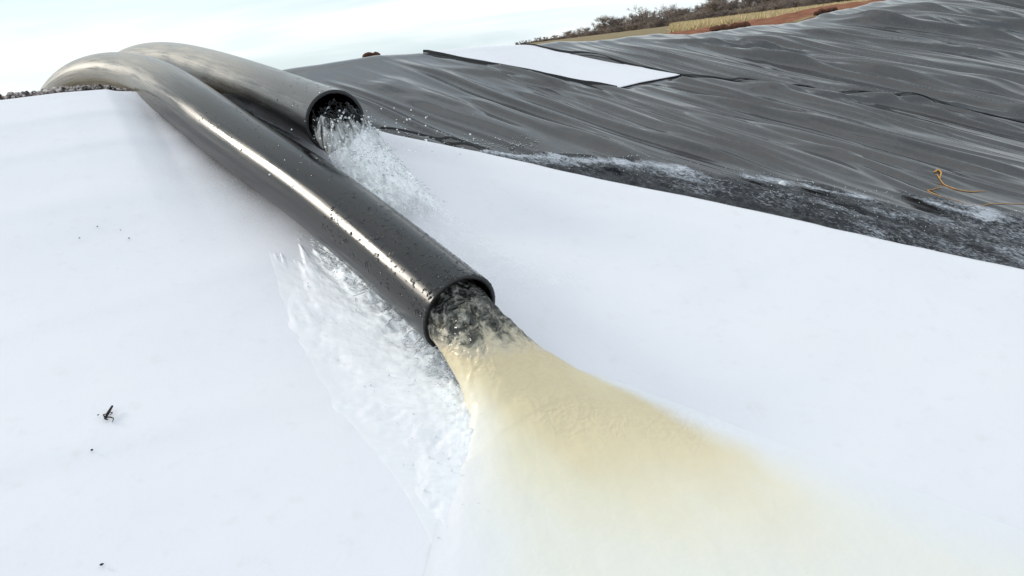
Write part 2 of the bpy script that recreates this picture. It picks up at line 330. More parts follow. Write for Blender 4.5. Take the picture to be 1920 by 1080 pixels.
# ------------------------------------------------------------------ liner with its folds
WA = R(-66); Ld = (math.sin(WA), math.cos(WA)); Wd = (math.cos(WA), -math.sin(WA))      # (s,t) unit vectors along and across the folds
def fold_coords(s, t): return s * Ld[0] + t * Ld[1], s * Wd[0] + t * Wd[1]
def wl(px, py): return fold_coords(*hit_st(px, py))
FOLDS = []
def fold(p0, p1, h, wid, mid=None):
    l0, w0 = wl(*p0); l1, w1 = wl(*p1); c = 0.0
    if mid is not None:
        lm, wm = wl(*mid); f = (lm - l0) / (l1 - l0); c = (wm - (w0 + (w1 - w0) * f)) / max(f * (1 - f), .05)
    FOLDS.append((l0, w0, l1, w1, h * 1.35, wid * 1.0, c, len(FOLDS)))
# the heavy folds that can be told apart in the picture
for a in [((1300, 186), (1960, 335), .050, .085), ((1310, 88), (1960, 195), .055, .09), ((1350, 62), (1960, 170), .045, .10), ((1560, 40), (1960, 92), .06, .10), ((1640, 14), (1960, 45), .05, .13),
          ((1080, 78), (1420, 112), .035, .06), ((1180, 70), (1500, 104), .055, .09), ((1560, 120), (1960, 190), .04, .08), ((1420, 170), (1960, 225), .03, .07),
          ((960, 170), (1400, 315), .03, .06), ((880, 190), (1180, 300), .03, .07), ((1060, 180), (1520, 330), .032, .06), ((1190, 190), (1640, 345), .03, .06), ((1290, 215), (1760, 360), .03, .055),
          ((830, 125), (1160, 185), .02, .05), ((1000, 130), (1200, 160), .02, .05), ((1250, 250), (1480, 325), .022, .05), ((1400, 240), (1800, 350), .025, .06), ((1480, 230), (1920, 345), .02, .05),
          ((760, 190), (1000, 270), .025, .08), ((700, 160), (900, 215), .02, .09), ((1700, 40), (1960, 65), .04, .12), ((1480, 60), (1900, 110), .04, .08), ((1400, 75), (1800, 150), .03, .07)]: fold(*a)
_g = np.random.default_rng(11)
for k in range(240):
    l0, w0 = _g.uniform(-5.3, -.3), _g.uniform(1.6, 13); ln = _g.uniform(.8, 3.2)
    FOLDS.append((l0, w0, l0 + ln, w0 + _g.normal() * .10, _g.uniform(.006, .020) * (1 + .08 * w0), _g.uniform(.016, .042) * (1 + .06 * w0), _g.normal() * .1, 100 + k))
_A = np.array(hit_st(803, 103)); _B = np.array(hit_st(1160, 167)) - _A; _D = np.array(hit_st(985, 90)) - _A; _Mi = np.linalg.inv(np.stack([_B, _D], 1))
def strip_mask(s, t):
    a = _Mi[0, 0] * (s - _A[0]) + _Mi[0, 1] * (t - _A[1]); b = _Mi[1, 0] * (s - _A[0]) + _Mi[1, 1] * (t - _A[1])
    return sm(-.15, .05, a) * (1 - sm(.98, 1.10, a)) * sm(-.06, .06, b) * (1 - sm(.85, 1.0, b))
def fold_height(s, t):
    l, w_ = fold_coords(s, t); h = np.zeros_like(l)
    w2 = w_ + .03 * fbm(l * .7, w_ * .5, 3, 31)
    shp = l.shape; lf = l.ravel(); wf = w2.ravel(); hf = np.zeros(lf.size)
    for l0, w0, l1, w1, H, wid, c, k in FOLDS:
        f = (lf - l0) / (l1 - l0); ix = np.nonzero((f > -.12) & (f < 1.15) & (np.abs(wf - (w0 + (w1 - w0) * f)) < 5 * wid + abs(c) * .4 + .06))[0]
        if not len(ix): continue
        f = f[ix]; ll = lf[ix]; win = sm(-.12, .18, f) * (1 - sm(.8, 1.15, f))
        d = wf[ix] - (w0 + (w1 - w0) * f + c * f * (1 - f) + .022 * np.sin(ll * 1.7 + k * 1.7) + .008 * np.sin(ll * 4.1 + k))
        ww = wid * (1 + .35 * np.sin(ll * 1.6 + k * 2.3))
        hf[ix] += H * win * np.where(d < 0, np.exp(-(d / (ww * .6)) ** 2), np.exp(-(d / (ww * 1.5)) ** 2))
    h = hf.reshape(shp)
    calm = sm(2.0, 4.2, w_)
    h += (.007 * calm + .003) * (1 - 2 * np.abs(fbm(w_ * 5.0, l * .40, 3, 41))) + .003 * fbm(w_ * 11, l * .8, 3, 47) * calm
    h += .02 * (1 - .8 * calm) * fbm(w_ * 2.6, l * 1.1, 3, 53) + .006 * (1 - calm) * fbm(w_ * 6, l * 3.2, 2, 59)
    rd = 1 - np.abs(fbm(w_ * 6.5 + .15 * np.sin(l * 1.3), l * .28, 2, 141)) * 3.2; h += .0085 * calm * np.clip(rd, 0, 1) ** 2.5 * (1 + .05 * w_)
    return h * .85 * (1 - .95 * strip_mask(s, t)) * (.1 + .9 * sm(-.10, .12, t - edge_t(s)))
def panel(name, parent, s, tA, tB, nt_, lift=0, pw=1.0):
    J = np.linspace(0, 1, nt_) ** pw; SS = np.repeat(s[:, None], nt_, 1); TT = tA(s)[:, None] * (1 - J) + tB(s)[:, None] * J
    X, Y = xy(SS, TT); hh = fold_height(SS, TT); hh = hh * (.12 + .88 * (1 - sm(SC - .55, SC - .05, SS)))
    # rumpled top edge turned over into the anchor trench
    Z = ground_st(SS, TT) + hh + lift + .018 * fbm(TT * 2.3, SS * 0 + 3, 3, 71) * sm(SC - .8, SC, SS) * sm(3, 5, TT)
    Z = Z - .25 * sm(SC + .0, SC + .22, SS) ** 2
    o = mesh_obj(name, np.stack([X, Y, Z], -1).reshape(-1, 3), gridf(len(s), nt_, True), M['liner']); adopt(o, parent); return o
SL = axis([(-6, 0, 30), (0, 1.2, 40), (1.2, 5.2, 280), (5.2, 5.66, 24)])
liner = empty('pond_liner', (*xy(0.0, 6.0), 0)); tag(liner, 'black plastic pond liner lying in folds over the sloping bank', 'liner')
panel('liner_panel', liner, SL, lambda s: np.minimum(edge_t(s) - .35, 2.6 + 0 * s), lambda s: seam_t(s) + .02, 420)
panel('liner_panel', liner, SL, lambda s: seam_t(s) - .02, lambda s: seam_t(s) + 2 + 0 * s, 170, .004)
panel('liner_panel', liner, SL, lambda s: seam_t(s) + 1.97, lambda s: seam_t(s) + 14 + 0 * s, 860, .002, 1.15)
def ribbon(name, parent, sa, ta, wid, lift, mtl, hfun=fold_height):
    v = []; sa = np.asarray(sa); ta = np.asarray(ta)
    for k in (-.5, -.28, .28, .5):
        t = ta + wid * k; x, y = xy(sa, t); v.append(np.stack([x, y, ground_st(sa, t) + hfun(sa, t) + lift * (1 if abs(k) < .4 else -.3)], -1))
    v = np.stack(v, 1); o = mesh_obj(name, v.reshape(-1, 3), gridf(len(sa), 4, True), mtl); adopt(o, parent); return o
ss = np.linspace(1.0, float(_qs[-1]), 160); ribbon('weld_seam', liner, ss, seam_t(ss), .020, .010, M['seam'])
def px_line(pts, n):
    q = np.array([hit_st(*p) for p in pts]); k = np.linspace(0, len(q) - 1, n); i = np.arange(len(q)); return np.interp(k, i, q[:, 0]), np.interp(k, i, q[:, 1])
for pts in ([(715, 243), (780, 256), (850, 268), (910, 283), (965, 300)], [(840, 272), (890, 282), (925, 298)]):
    a, b = px_line(pts, 60); ribbon('weld_seam', liner, a, b, .013, .009, M['seam'])

# ------------------------------------------------------------------ second, smaller white strip further along the bank, with its black edge flaps
cs = [hit_st(*q) for q in ((803, 103), (1160, 167), (1278, 143), (985, 90))]
n1, n2 = 90, 40
A, B, Cc, Dd = [np.array(c) for c in cs]; A[0] = D0 = SC + .02; Dd[0] = SC + .02
v = np.zeros((n1, n2, 3)); 
for i in range(n1):
    for j in range(n2):
        a, b = i / (n1 - 1), j / (n2 - 1); p = (A * (1 - a) + B * a) * (1 - b) + (Dd * (1 - a) + Cc * a) * b
        p = p + np.array([.0, .022]) * (math.sin(a * 9 + 2 * b) + .6 * math.sin(a * 23 + 5 * b)) * (1 if j in (0, n2 - 1) else .5) * (a > .05)
        x, y = xy(p[0], p[1]); v[i, j] = x, y, float(ground_st(p[0], p[1])) + .014 + .003 * math.sin(a * 5 + b * 2)
o = mesh_obj('white_strip', v.reshape(-1, 3), gridf(n1, n2), M['sheet'], attrs={'grime_shade': np.zeros(n1 * n2)})
tag(o, 'small white fabric strip lying on the black liner below the distant crest', 'fabric')
md = o.modifiers.new('thick', 'SOLIDIFY'); md.thickness = .004; md.offset = 1
for P, Q in ((A, B), (Dd, Cc)):
    k = np.linspace(0, 1, 90); a = P[0] + (Q[0] - P[0]) * k; b = P[1] + (Q[1] - P[1]) * k + .012 * np.sin(k * 17)
    sgn = -1 if P is A else 1
    vv = []
    for kk, hh in ((-.26, -.02), (-.13, .004), (0, .009), (.13, .004), (.26, -.02)):
        if P is B: s2 = a - (.02 + kk * .06); t2 = b
        else: s2 = a; t2 = b + sgn * (.006 + kk * .035 + .012 * fbm(k * 14, 0 * k + kk, 3, 5))
        x, y = xy(s2, t2); vv.append(np.stack([x, y, ground_st(s2, t2) + .012 + hh * (.5 + .9 * (vn(k * 9, 0 * k + kk * 3, 3) + .3)) + (fold_height(s2, t2) * .6)], -1))
    vv = np.stack(vv, 1); q = mesh_obj('edge_flap', vv.reshape(-1, 3), gridf(90, 5, True), M['seam']); adopt(q, liner)

# ------------------------------------------------------------------ pipes
RO, RI = .160, .142
def smooth_path(pts, n):
    P = np.array(pts); k = len(P); d = np.r_[0, np.cumsum(np.linalg.norm(np.diff(P, axis=0), axis=1))]; u = np.linspace(0, d[-1], n)
    r = np.stack([np.interp(u, d, P[:, c]) for c in range(3)], -1)
    for _ in range(int(n * .9)):
        r[1:-1] = .25 * r[:-2] + .5 * r[1:-1] + .25 * r[2:]
    return r
def frame(path):
    d = np.gradient(path, axis=0); d /= np.linalg.norm(d, axis=1)[:, None]
    up = np.array([0, 0, 1.0]); side = np.cross(d, up); side /= np.linalg.norm(side, axis=1)[:, None]; nn = np.cross(side, d); return d, side, nn
def build_pipe(name, path, label, dustf, beads_at):
    root = empty(name, path[0] - np.array([0, 0, RO])); tag(root, label, 'pipe', None)
    d, side, nn = frame(path); seg = 72; th = np.linspace(0, 2 * np.pi, seg + 1)
    ln = np.r_[0, np.cumsum(np.linalg.norm(np.diff(path, axis=0), axis=1))]
    def surf(r): return path[:, None, :] + r * (side[:, None, :] * np.cos(th)[None, :, None] + nn[:, None, :] * np.sin(th)[None, :, None])
    outer = surf(RO); n = len(path)
    al = np.repeat(ln[:, None], seg + 1, 1); ar = np.repeat(th[None] / (2 * np.pi), n, 0)
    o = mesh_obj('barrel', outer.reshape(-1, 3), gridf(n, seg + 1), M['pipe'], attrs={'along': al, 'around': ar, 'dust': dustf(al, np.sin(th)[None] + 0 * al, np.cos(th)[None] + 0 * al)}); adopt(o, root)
    m = int(n * .35); o = mesh_obj('bore', surf(RI)[:m].reshape(-1, 3), gridf(m, seg + 1, True), M['bore']); adopt(o, root)
    # cut end: a flat ring with eased edges
    rr = [(RI, 0), (RI + .001, -.0015), (RO - .002, -.0018), (RO, 0)]
    v = np.stack([path[0] + r * (side[0] * np.cos(th)[:, None] + nn[0] * np.sin(th)[:, None]) + d[0] * z for r, z in rr], 0)
    o = mesh_obj('cut_end', v.reshape(-1, 3), gridf(4, seg + 1, True), M['bore']); adopt(o, root)
    return root, d, side, nn, ln
np_ = [at(863, 588, 2.78), at(800, 534, 2.95), at(700, 448, 3.29), at(587, 355, 3.70), at(458, 275, 4.31), at(365, 203, 4.90)]
np_ += [at(300, 157, 5.55), at(262, 143, 5.9), at(210, 136, 6.3), at(160, 143, 6.6), at(122, 164, 6.85), at(100, 200, 7.1), at(88, 260, 7.4), at(80, 330, 7.8)]
near_path = smooth_path(np_, 160)
far_px = [(629, 228, 4.02), (555, 197, 4.55), (480, 166, 5.15), (400, 137, 5.9), (330, 118, 6.6), (275, 116, 7.2), (235, 128, 7.6), (205, 152, 7.9), (190, 200, 8.2), (182, 260, 8.6)]
far_path = smooth_path([at(*q) for q in far_px], 150)
def dust_near(al, up, side): return np.clip(sm(1.2, 3.2, al) * (.12 + .8 * sm(2.2, 3.8, al)) * (.6 + .4 * np.clip(up, -1, 1)) + .16 * sm(.3, 2.2, al) * sm(-.1, -.8, up), 0, 1)
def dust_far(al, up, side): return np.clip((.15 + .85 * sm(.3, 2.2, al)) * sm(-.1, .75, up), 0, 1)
pipe1, d1, sd1, nn1, ln1 = build_pipe('discharge_pipe', near_path, 'long black plastic pipe in the foreground pouring out tan silty water', dust_near, None)
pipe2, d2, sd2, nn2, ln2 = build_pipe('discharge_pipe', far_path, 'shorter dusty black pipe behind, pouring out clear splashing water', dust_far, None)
# beads of water standing on the pipes
def beads(root, path, d, sd_, nn_, ln, spec, seed):
    g = np.random.default_rng(seed); mb = MB()
    for cnt, l0, l1, a0, a1, r0, r1 in spec:
        for _ in range(cnt):
            a_l = l0 + (l1 - l0) * g.random() ** 1.4; th = g.uniform(a0, a1); r = r0 + (r1 - r0) * g.random() ** 2.2
            i = int(np.argmin(abs(ln - a_l))); c = path[i] + d[i] * (a_l - ln[i]); nrm = sd_[i] * math.cos(th) + nn_[i] * math.sin(th); tg = np.cross(nrm, d[i])
            k = ICO1; v = c + nrm * (RO - r * .1) + r * (k[:, :1] * d[i] * g.uniform(.8, 1.4) + k[:, 1:2] * tg * g.uniform(.8, 1.6) + k[:, 2:3] * nrm * .5); mb.add(v, ICOF1)
    o = mb.build('water_beads', M['glass']); adopt(o, root); tag(o, kind='stuff')
# side: cos<0 is screen right or left depending on travel; both flanks get some
beads(pipe1, near_path, d1, sd1, nn1, ln1, [(420, .0, .85, R(95), R(175), .0025, .008), (300, 0, .7, R(40), R(110), .002, .006), (160, .6, 2.2, R(60), R(150), .002, .006), (150, 0, 1.0, R(0), R(60), .002, .005)], 3)
beads(pipe2, far_path, d2, sd2, nn2, ln2, [(60, 0, .5, R(20), R(160), .002, .006)], 4)

# ------------------------------------------------------------------ main white sheet
s_ax = axis([(-5, 0, 40), (0, 5.0, 240), (5.0, 5.52, 40)]); nt_ = 300
J = np.linspace(0, 1, nt_); J = J ** .75
SS = np.repeat(s_ax[:, None], nt_, 1); eT = edge_t(s_ax); eT = eT + .010 * fbm(s_ax * 6, 0 * s_ax, 3, 3)
TT = -6 * (1 - J) + eT[:, None] * J
X, Y = xy(SS, TT)
def sheet_h(s, t):
    h = .020 + .018 * fbm(s * .9, t * .5, 3, 61) + .005 * fbm(s * 3.2, t * 1.2, 3, 63)
    for s0, kk, hh, wd in ((4.72, .05, .009, .12), (4.15, -.03, .008, .14), (5.1, .04, .007, .10), (3.3, .1, .007, .15), (2.5, -.08, .006, .12)):
        dd = s - (s0 + kk * t + .05 * np.sin(t * 1.7 + s0)); h = h + hh * np.where(dd > 0, np.exp(-(dd / wd) ** 2), np.exp(-(dd / (wd * .5)) ** 2)) * (1 - .7 * sm(.6, 1.2, t))
    return h
def sheet_z(s, t): return ground_st(s, t) + sheet_h(s, t) + .040 * sm(-.22, 0, t - edge_t(s))
Z = sheet_z(SS, TT)
Z = Z - .05 * sm(5.40, 5.52, SS)
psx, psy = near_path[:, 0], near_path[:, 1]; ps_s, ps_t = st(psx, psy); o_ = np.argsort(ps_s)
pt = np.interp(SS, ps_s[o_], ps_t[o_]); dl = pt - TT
grime_shade = np.exp(-np.clip(dl - .10, 0, 9) / .10) * (dl > -.3) * sm(2.9, 3.6, SS) * .75 * (.55 + 1.2 * (fbm(SS * 2.2, TT * 2.2, 3, 77) + .3))
white = mesh_obj('white_sheet', np.stack([X, Y, Z], -1).reshape(-1, 3), gridf(len(s_ax), nt_, True), M['sheet'], attrs={'grime_shade': np.clip(grime_shade, 0, 1)})
tag(white, 'large white fabric sheet spread over the bank under both pipes', 'fabric')
md = white.modifiers.new('thick', 'SOLIDIFY'); md.thickness = .008; md.offset = 1


# ------------------------------------------------------------------ the two streams: a full-bore jet that lands on the sheet and fans out
def stream(name, path, d, mtl, wl_, wr_, hts, rows, nc, attrs_fn, rip, parent_label, cat, shift=0.0, fall=.22):
    """wl_/wr_: (distance, half width) tables left and right; hts: (distance, height of the top above the bottom of the bore)"""
    c0 = path[0]; a_ = -d[0]; b_ = np.cross(a_, [0, 0, 1]); b_ /= np.linalg.norm(b_); u_ = np.cross(b_, a_)
    ds = rows; n = len(ds); e = np.linspace(-1, 1, nc)                      # +1 = left
    WL = np.interp(ds, *zip(*wl_)); WR = np.interp(ds, *zip(*wr_)); HT = np.interp(ds, *zip(*hts))
    for arr in (WL, WR, HT):
        for _ in range(10): arr[1:-1] = .25 * arr[:-2] + .5 * arr[1:-1] + .25 * arr[2:]
    D = np.repeat(ds[:, None], nc, 1); E_ = np.repeat(e[None], n, 0)
    th = np.pi / 2 - E_ * np.pi * .62                                       # round section: a wide arc over the top of the bore
    rb = np.cos(th) * RI * .985; rz = np.sin(th) * RI * .985 + RI
    W_ = np.where(E_ > 0, WL[:, None], WR[:, None])
    fb = E_ * W_; hb = HT[:, None] * np.clip(1 - np.abs(E_) ** 2.4, 0, 1) ** (.6 + 1.5 * sm(.22, .6, D))
    m = sm(.03, .42, D); sq = sm(.0, .30, D)
    # the round jet slumps as it leaves the pipe
    top = np.interp(ds, *zip(*hts))[:, None] / (2 * RI)
    b = rb * (1 - m) + fb * m; z = rz * top * (1 - m) + hb * m
    base = c0 + a_ * D[..., None] - u_ * RI * (1 - 0)
    P = base + b_ * b[..., None]
    # follow the sheet below
    s_, t_ = st(P[..., 0], P[..., 1]); gz = sheet_z(s_, t_) + .0085
    inpipe = 1 - sm(-.02, fall, D); P += b_ * (shift * sm(0, .6, D))[..., None]
    s_, t_ = st(P[..., 0], P[..., 1]); gz = sheet_z(s_, t_) + .0085
    bz = P[..., 2] * inpipe + gz * (1 - inpipe)
    rp = rip(D, b)
    P[..., 2] = bz + z * u_[2] + rp * (.35 + .65 * np.clip(1 - np.abs(E_) ** 4, 0, 1))
    P[..., :2] += (a_[None, None, :2] * 0)
    P[..., 2] = np.where(D > .02, np.maximum(P[..., 2], gz + .0015) - .008 * sm(.80, 1, np.abs(E_)) * sm(.15, .4, D), P[..., 2])
    at_ = attrs_fn(D, E_, b); at_['along'] = D; at_['across'] = b
    o = mesh_obj(name, P.reshape(-1, 3), gridf(n, nc), mtl, attrs={k: np.asarray(q).reshape(-1) for k, q in at_.items()}); tag(o, parent_label, cat); return o, P, (c0, a_, b_, u_)
rows = axis([(-.30, 0, 50), (0, .5, 130), (.5, 2.9, 150)])
def at_near(D, E_, b):
    lead = D + .03 * E_ - .05 * (1 - E_ ** 2) + .06 * fbm(b * 22, D * 9, 3, 90) - .105
    turb = .10 * sm(-.08, 0, lead) + .24 * sm(.0, .16, lead) + .14 * sm(.22, .42, D) + .24 * sm(.42, .95, D + .25 * E_ + .45 * np.clip(E_, 0, 1)) + .34 * sm(.75, 1.45, D + .30 * E_ + .55 * np.clip(E_ + .1, 0, 1) + .35 * sm(.5, 1, -E_) * sm(.5, 1, D)) + .10 * fbm(D * 2.2, b * 7, 3, 97) * sm(.3, .5, D)
    thin = 1 - (1 - sm(1.0, .86 - .30 * sm(.3, 1.2, D), E_) ) * sm(.12, .35, D) if False else np.ones_like(D)
    wob = .16 * fbm(D * 3.5, b * 3.5, 4, 98)
    eR = 1 - sm(.74 - .12 * sm(.5, 1.4, D), .99, -E_ + wob * sm(.3, .6, D)); eL = 1 - sm(.20, .92, E_ + 1.2 * wob)
    edge = (1 - sm(.16, .5, D) * (1 - eR)) * (1 - sm(.26, .62, D) * (1 - eL))
    clear = np.clip(1 - edge * (1 - .35 * sm(.6, 1.6, D)), 0, 1)
    thin = np.ones_like(D)
    return {'turb': np.clip(turb, 0, 1), 'thin': thin, 'clear': clear, 'mixing': .10 + .62 * np.exp(-((D - .16) / .11) ** 2)}
def rip_near(D, b):
    k = sm(-.25, .02, D) * (1 - .75 * sm(.22, .45, D)) * (1 - .6 * sm(.5, .9, D))
    return k * (.020 * fbm(D * 11, b * 14, 3, 92, .5) + .009 * (1 - 3 * np.abs(fbm(D * 20, b * 26, 2, 95))) * (1 - .8 * sm(.2, .4, D)))
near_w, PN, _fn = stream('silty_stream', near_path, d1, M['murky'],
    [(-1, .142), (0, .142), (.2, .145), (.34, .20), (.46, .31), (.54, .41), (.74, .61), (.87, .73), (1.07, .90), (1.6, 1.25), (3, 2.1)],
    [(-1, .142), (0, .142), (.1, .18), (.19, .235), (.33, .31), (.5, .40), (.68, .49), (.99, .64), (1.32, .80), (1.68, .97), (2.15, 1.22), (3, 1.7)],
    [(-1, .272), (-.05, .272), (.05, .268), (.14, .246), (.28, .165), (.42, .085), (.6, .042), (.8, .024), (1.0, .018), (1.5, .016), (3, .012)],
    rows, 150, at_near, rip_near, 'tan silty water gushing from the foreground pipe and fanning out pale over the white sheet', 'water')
rows2 = axis([(-.30, 0, 40), (0, .6, 130), (.6, 1.3, 60)])
def at_far(D, E_, b):
    lead = D + .05 * np.abs(E_) + .10 * fbm(b * 16, D * 10, 3, 190)
    foam = -1.3 + 1.55 * sm(.05, .16, lead) + .55 * sm(.12, .32, D) + .25 * sm(.3, .6, D)
    thin = 1.3 - 1.25 * sm(.24, .64, D) - .9 * sm(.65, 1.0, np.abs(E_)) * sm(.12, .35, D)
    thin = np.where(D < .05, 1.5, thin)
    return {'foam': foam, 'thin': thin * (1 - sm(.8, 1.2, D)), 'ragged': 1.3 * sm(.08, .3, D), 'blend': np.ones_like(D) * 2}
def rip_far(D, b): k = sm(-.28, .05, D) * (1 - .5 * sm(.4, .8, D)); return k * (.042 * fbm(D * 14, b * 16, 4, 192, .6) + .016 * (1 - 3 * np.abs(fbm(D * 22, b * 28, 2, 195))))
far_w, PF, _ff = stream('clear_stream', far_path, d2, M['foam'],
    [(-1, .142), (0, .142), (.2, .15), (.4, .17), (.8, .26), (1.5, .4)], [(-1, .142), (0, .142), (.2, .17), (.4, .21), (.8, .30), (1.5, .45)],
    [(-1, .255), (-.05, .255), (.05, .245), (.15, .215), (.3, .15), (.5, .08), (.8, .035), (1.4, .012)],
    rows2, 130, at_far, rip_far, 'clear foaming water tumbling out of the shorter pipe behind', 'water', -.12, .50)

def drops(name, parent, mtl, pts, g, r0, r1, stretch=None):
    mb = MB()
    for p in pts:
        r = r0 + (r1 - r0) * g.random() ** 3; k = ICO1 * np.array([1, 1, g.uniform(.7, 1.3)]) * r
        if stretch is not None: k = k + np.outer(k @ stretch, stretch) * g.uniform(0, 1.6)
        mb.add(k + p, ICOF1)
    o = mb.build(name, mtl, parent); tag(o, kind='stuff'); return o
def m_spray():
    m, n, l, b = mat('spray'); b.inputs['Base Color'].default_value = (.92, .94, .96, 1); b.inputs['Roughness'].default_value = .15; b.inputs['IOR'].default_value = 1.33; b.inputs['Transmission Weight'].default_value = .35; return m
M['spray'] = m_spray()
g = np.random.default_rng(21)
c0, a_, b_, u_ = _ff; pts = []
for _ in range(1500):
    i = int(np.clip(g.normal(104, 20), 72, 145)); j = int(np.clip(g.normal(64, 42), 0, 129))
    p = PF[i, j] + np.array([0, 0, 1]) * abs(g.normal()) * .014 + g.normal(size=3) * .010; pts.append(p)
for _ in range(200):
    q = g.random(); p = c0 + a_ * g.uniform(.25, .6) + b_ * g.normal() * .2 + np.array([0, 0, g.uniform(-.12, .10)]); s_, t_ = st(p[0], p[1]); p[2] = max(p[2], float(sheet_z(s_, t_)) + .01); pts.append(p)
drops('spray_drops', far_w, M['spray'], pts, g, .0010, .0060, a_)

# ------------------------------------------------------------------ white water running off along the foreground pipe
def px_grid(In, Out, ni, nj, zfun, jit=None):
    I = np.array([hit_st(*q, .02) for q in In]); O = np.array([hit_st(*q, .02) for q in Out]); k = np.linspace(0, 1, ni)
    def res(A): x = np.linspace(0, 1, len(A)); r = np.stack([np.interp(k, x, A[:, 0]), np.interp(k, x, A[:, 1])], -1)
    x = np.linspace(0, 1, len(I)); I2 = np.stack([np.interp(k, x, I[:, c]) for c in (0, 1)], -1)
    x = np.linspace(0, 1, len(O)); O2 = np.stack([np.interp(k, x, O[:, c]) for c in (0, 1)], -1)
    for _ in range(max(2, ni // 40)):
        I2[1:-1] = .25 * I2[:-2] + .5 * I2[1:-1] + .25 * I2[2:]; O2[1:-1] = .25 * O2[:-2] + .5 * O2[1:-1] + .25 * O2[2:]
    q = np.linspace(0, 1, nj); S = I2[:, None, 0] * (1 - q) + O2[:, None, 0] * q; T = I2[:, None, 1] * (1 - q) + O2[:, None, 1] * q
    K = np.repeat(k[:, None], nj, 1); Q = np.repeat(q[None], ni, 0)
    X, Y = xy(S, T); Z = zfun(S, T, K, Q); return np.stack([X, Y, Z], -1), K, Q, S, T
def z_apron(S, T, K, Q):
    edge = np.exp(-Q / .13) * (1 - .55 * sm(.40, .55, K)) * (1 - sm(.70, .95, K)) * sm(.02, .14, K)
    n1_ = fbm(K * 40 + Q * 4, Q * 7, 4, 301, .6); n2_ = fbm(K * 110 + Q * 8, Q * 18, 3, 303, .6)
    rim = np.exp(-((Q - .80 - .10 * fbm(K * 6, K * 0, 2, 305)) / .05) ** 2)
    return sheet_z(S, T) + .0125 - .012 * np.clip(sm(.40, .80, Q + .55 * fbm(K * 11, Q * 3, 4, 307)) + sm(.85, 1, Q) + sm(.7, 1, K) + 1 - sm(.02, .22, K + .22 * fbm(Q * 7, K * 3, 3, 308)), 0, 1) - .035 * (1 - sm(.03, .13, K + .12 * fbm(Q * 8, K * 4, 3, 309))) - .012 * sm(.8, 1, Q) + (.045 * edge) + (.075 * edge + .004 * (1 - Q) * (1 - sm(.6, .9, K))) * (n1_ + .15) + .04 * edge * n2_
PA, K, Q, S, T = px_grid([(560, 415), (640, 488), (700, 543), (770, 603), (838, 664), (870, 712), (902, 768), (918, 840), (940, 920), (960, 1010)],
                  [(480, 415), (478, 480), (490, 560), (515, 640), (545, 720), (600, 800), (660, 870), (720, 940), (770, 1020), (800, 1100)], 260, 120, z_apron)
rg = fbm(K * 9, Q * 3, 3, 311)
body = sm(.03, .20, K + .15 * rg) * (1 - sm(.70, 1.0, K)) * (1 - sm(.22, .62, Q + .55 * fbm(K * 11, Q * 3, 4, 307))) * (.45 + .55 * np.exp(-Q / .22))
thin = 1 - .85 * np.exp(-Q / .05) * sm(.40, .52, K)
o = mesh_obj('foaming_runoff', PA.reshape(-1, 3), gridf(260, 120), M['foam'], attrs={'along': (K * 2.0 + .25 * Q).ravel(), 'across': (Q * .30).ravel(), 'foam': (1.9 - 1.1 * np.exp(-Q / .05)).ravel(), 'thin': thin.ravel(), 'ragged': (1.8 * np.exp(-Q / .05) + 2.5 * np.exp(-Q / .12) * sm(.40, .55, K)).ravel(), 'blend': body.ravel()})
tag(o, 'white foaming water running down the sheet along the left side of the foreground pipe', 'water')
pts = []
for _ in range(900):
    i = int(g.uniform(8, 165)); j = int(min(119, abs(g.normal()) * 11)); pts.append(PA[i, j] + g.normal(size=3) * np.array([.010, .010, .006]) + np.array([0, 0, abs(g.normal()) * .014]))
for _ in range(260):
    i = int(g.uniform(8, 250)); j = int(g.uniform(0, 90)); pts.append(PA[i, j] + np.array([0, 0, abs(g.normal()) * .01]))
drops('spray_drops', o, M['spray'], pts, g, .0010, .0045)
mb = MB()
for _ in range(800):
    i = int(g.uniform(6, 150)); j = int(min(70, abs(g.normal()) * 14)); dv = PA[i, min(j + 30, 119)] - PA[i, 0]; dv /= np.linalg.norm(dv); dv = dv + np.array([0, 0, g.uniform(-.2, .8)]) + g.normal(size=3) * .3; dv /= np.linalg.norm(dv)
    r = .0012 + .0035 * g.random() ** 2; k = ICO1 * r; k = k + np.outer(k @ dv, dv) * g.uniform(1, 6); mb.add(k + PA[i, j] + np.array([0, 0, abs(g.normal()) * .014]), ICOF1)
q = mb.build('spray_strands', M['spray'], o); tag(q, kind='stuff')

# ------------------------------------------------------------------ shallow water racing over the liner beside the sheet
up_px = [(735, 262), (800, 270), (880, 284), (940, 290), (1010, 286), (1100, 290), (1200, 298), (1300, 312), (1400, 322), (1500, 342), (1600, 356), (1700, 366), (1800, 380), (1920, 398), (2050, 424)]
lo_px = [(735, 282), (800, 294), (880, 308), (940, 318), (1020, 336), (1110, 358), (1200, 378), (1300, 398), (1400, 422), (1500, 445), (1600, 468), (1700, 491), (1800, 514), (1920, 540), (2050, 570)]
def z_chop(S, T, K, Q):
    along, across = fold_coords(S, T)
    e = sm(0, .12, Q) * sm(.10, .2, K)
    return ground_st(S, T) + .015 + .008 * e + e * (.014 * fbm(along * 9, across * 16, 4, 401, .6) + .006 * (1 - 3 * np.abs(fbm(along * 14, across * 30, 2, 405)))) * (.5 + .6 * Q) * (1 - .85 * sm(.80, .95, Q)) + fold_height(S, T) * (.95 - .5 * sm(.7, .9, Q)) - .01 * sm(.85, 1, Q)
PC, K, Q, S, T = px_grid(up_px, lo_px, 700, 90, z_chop)
al, ac = fold_coords(S, T); rg = fbm(al * 3, ac * 8, 3, 411)
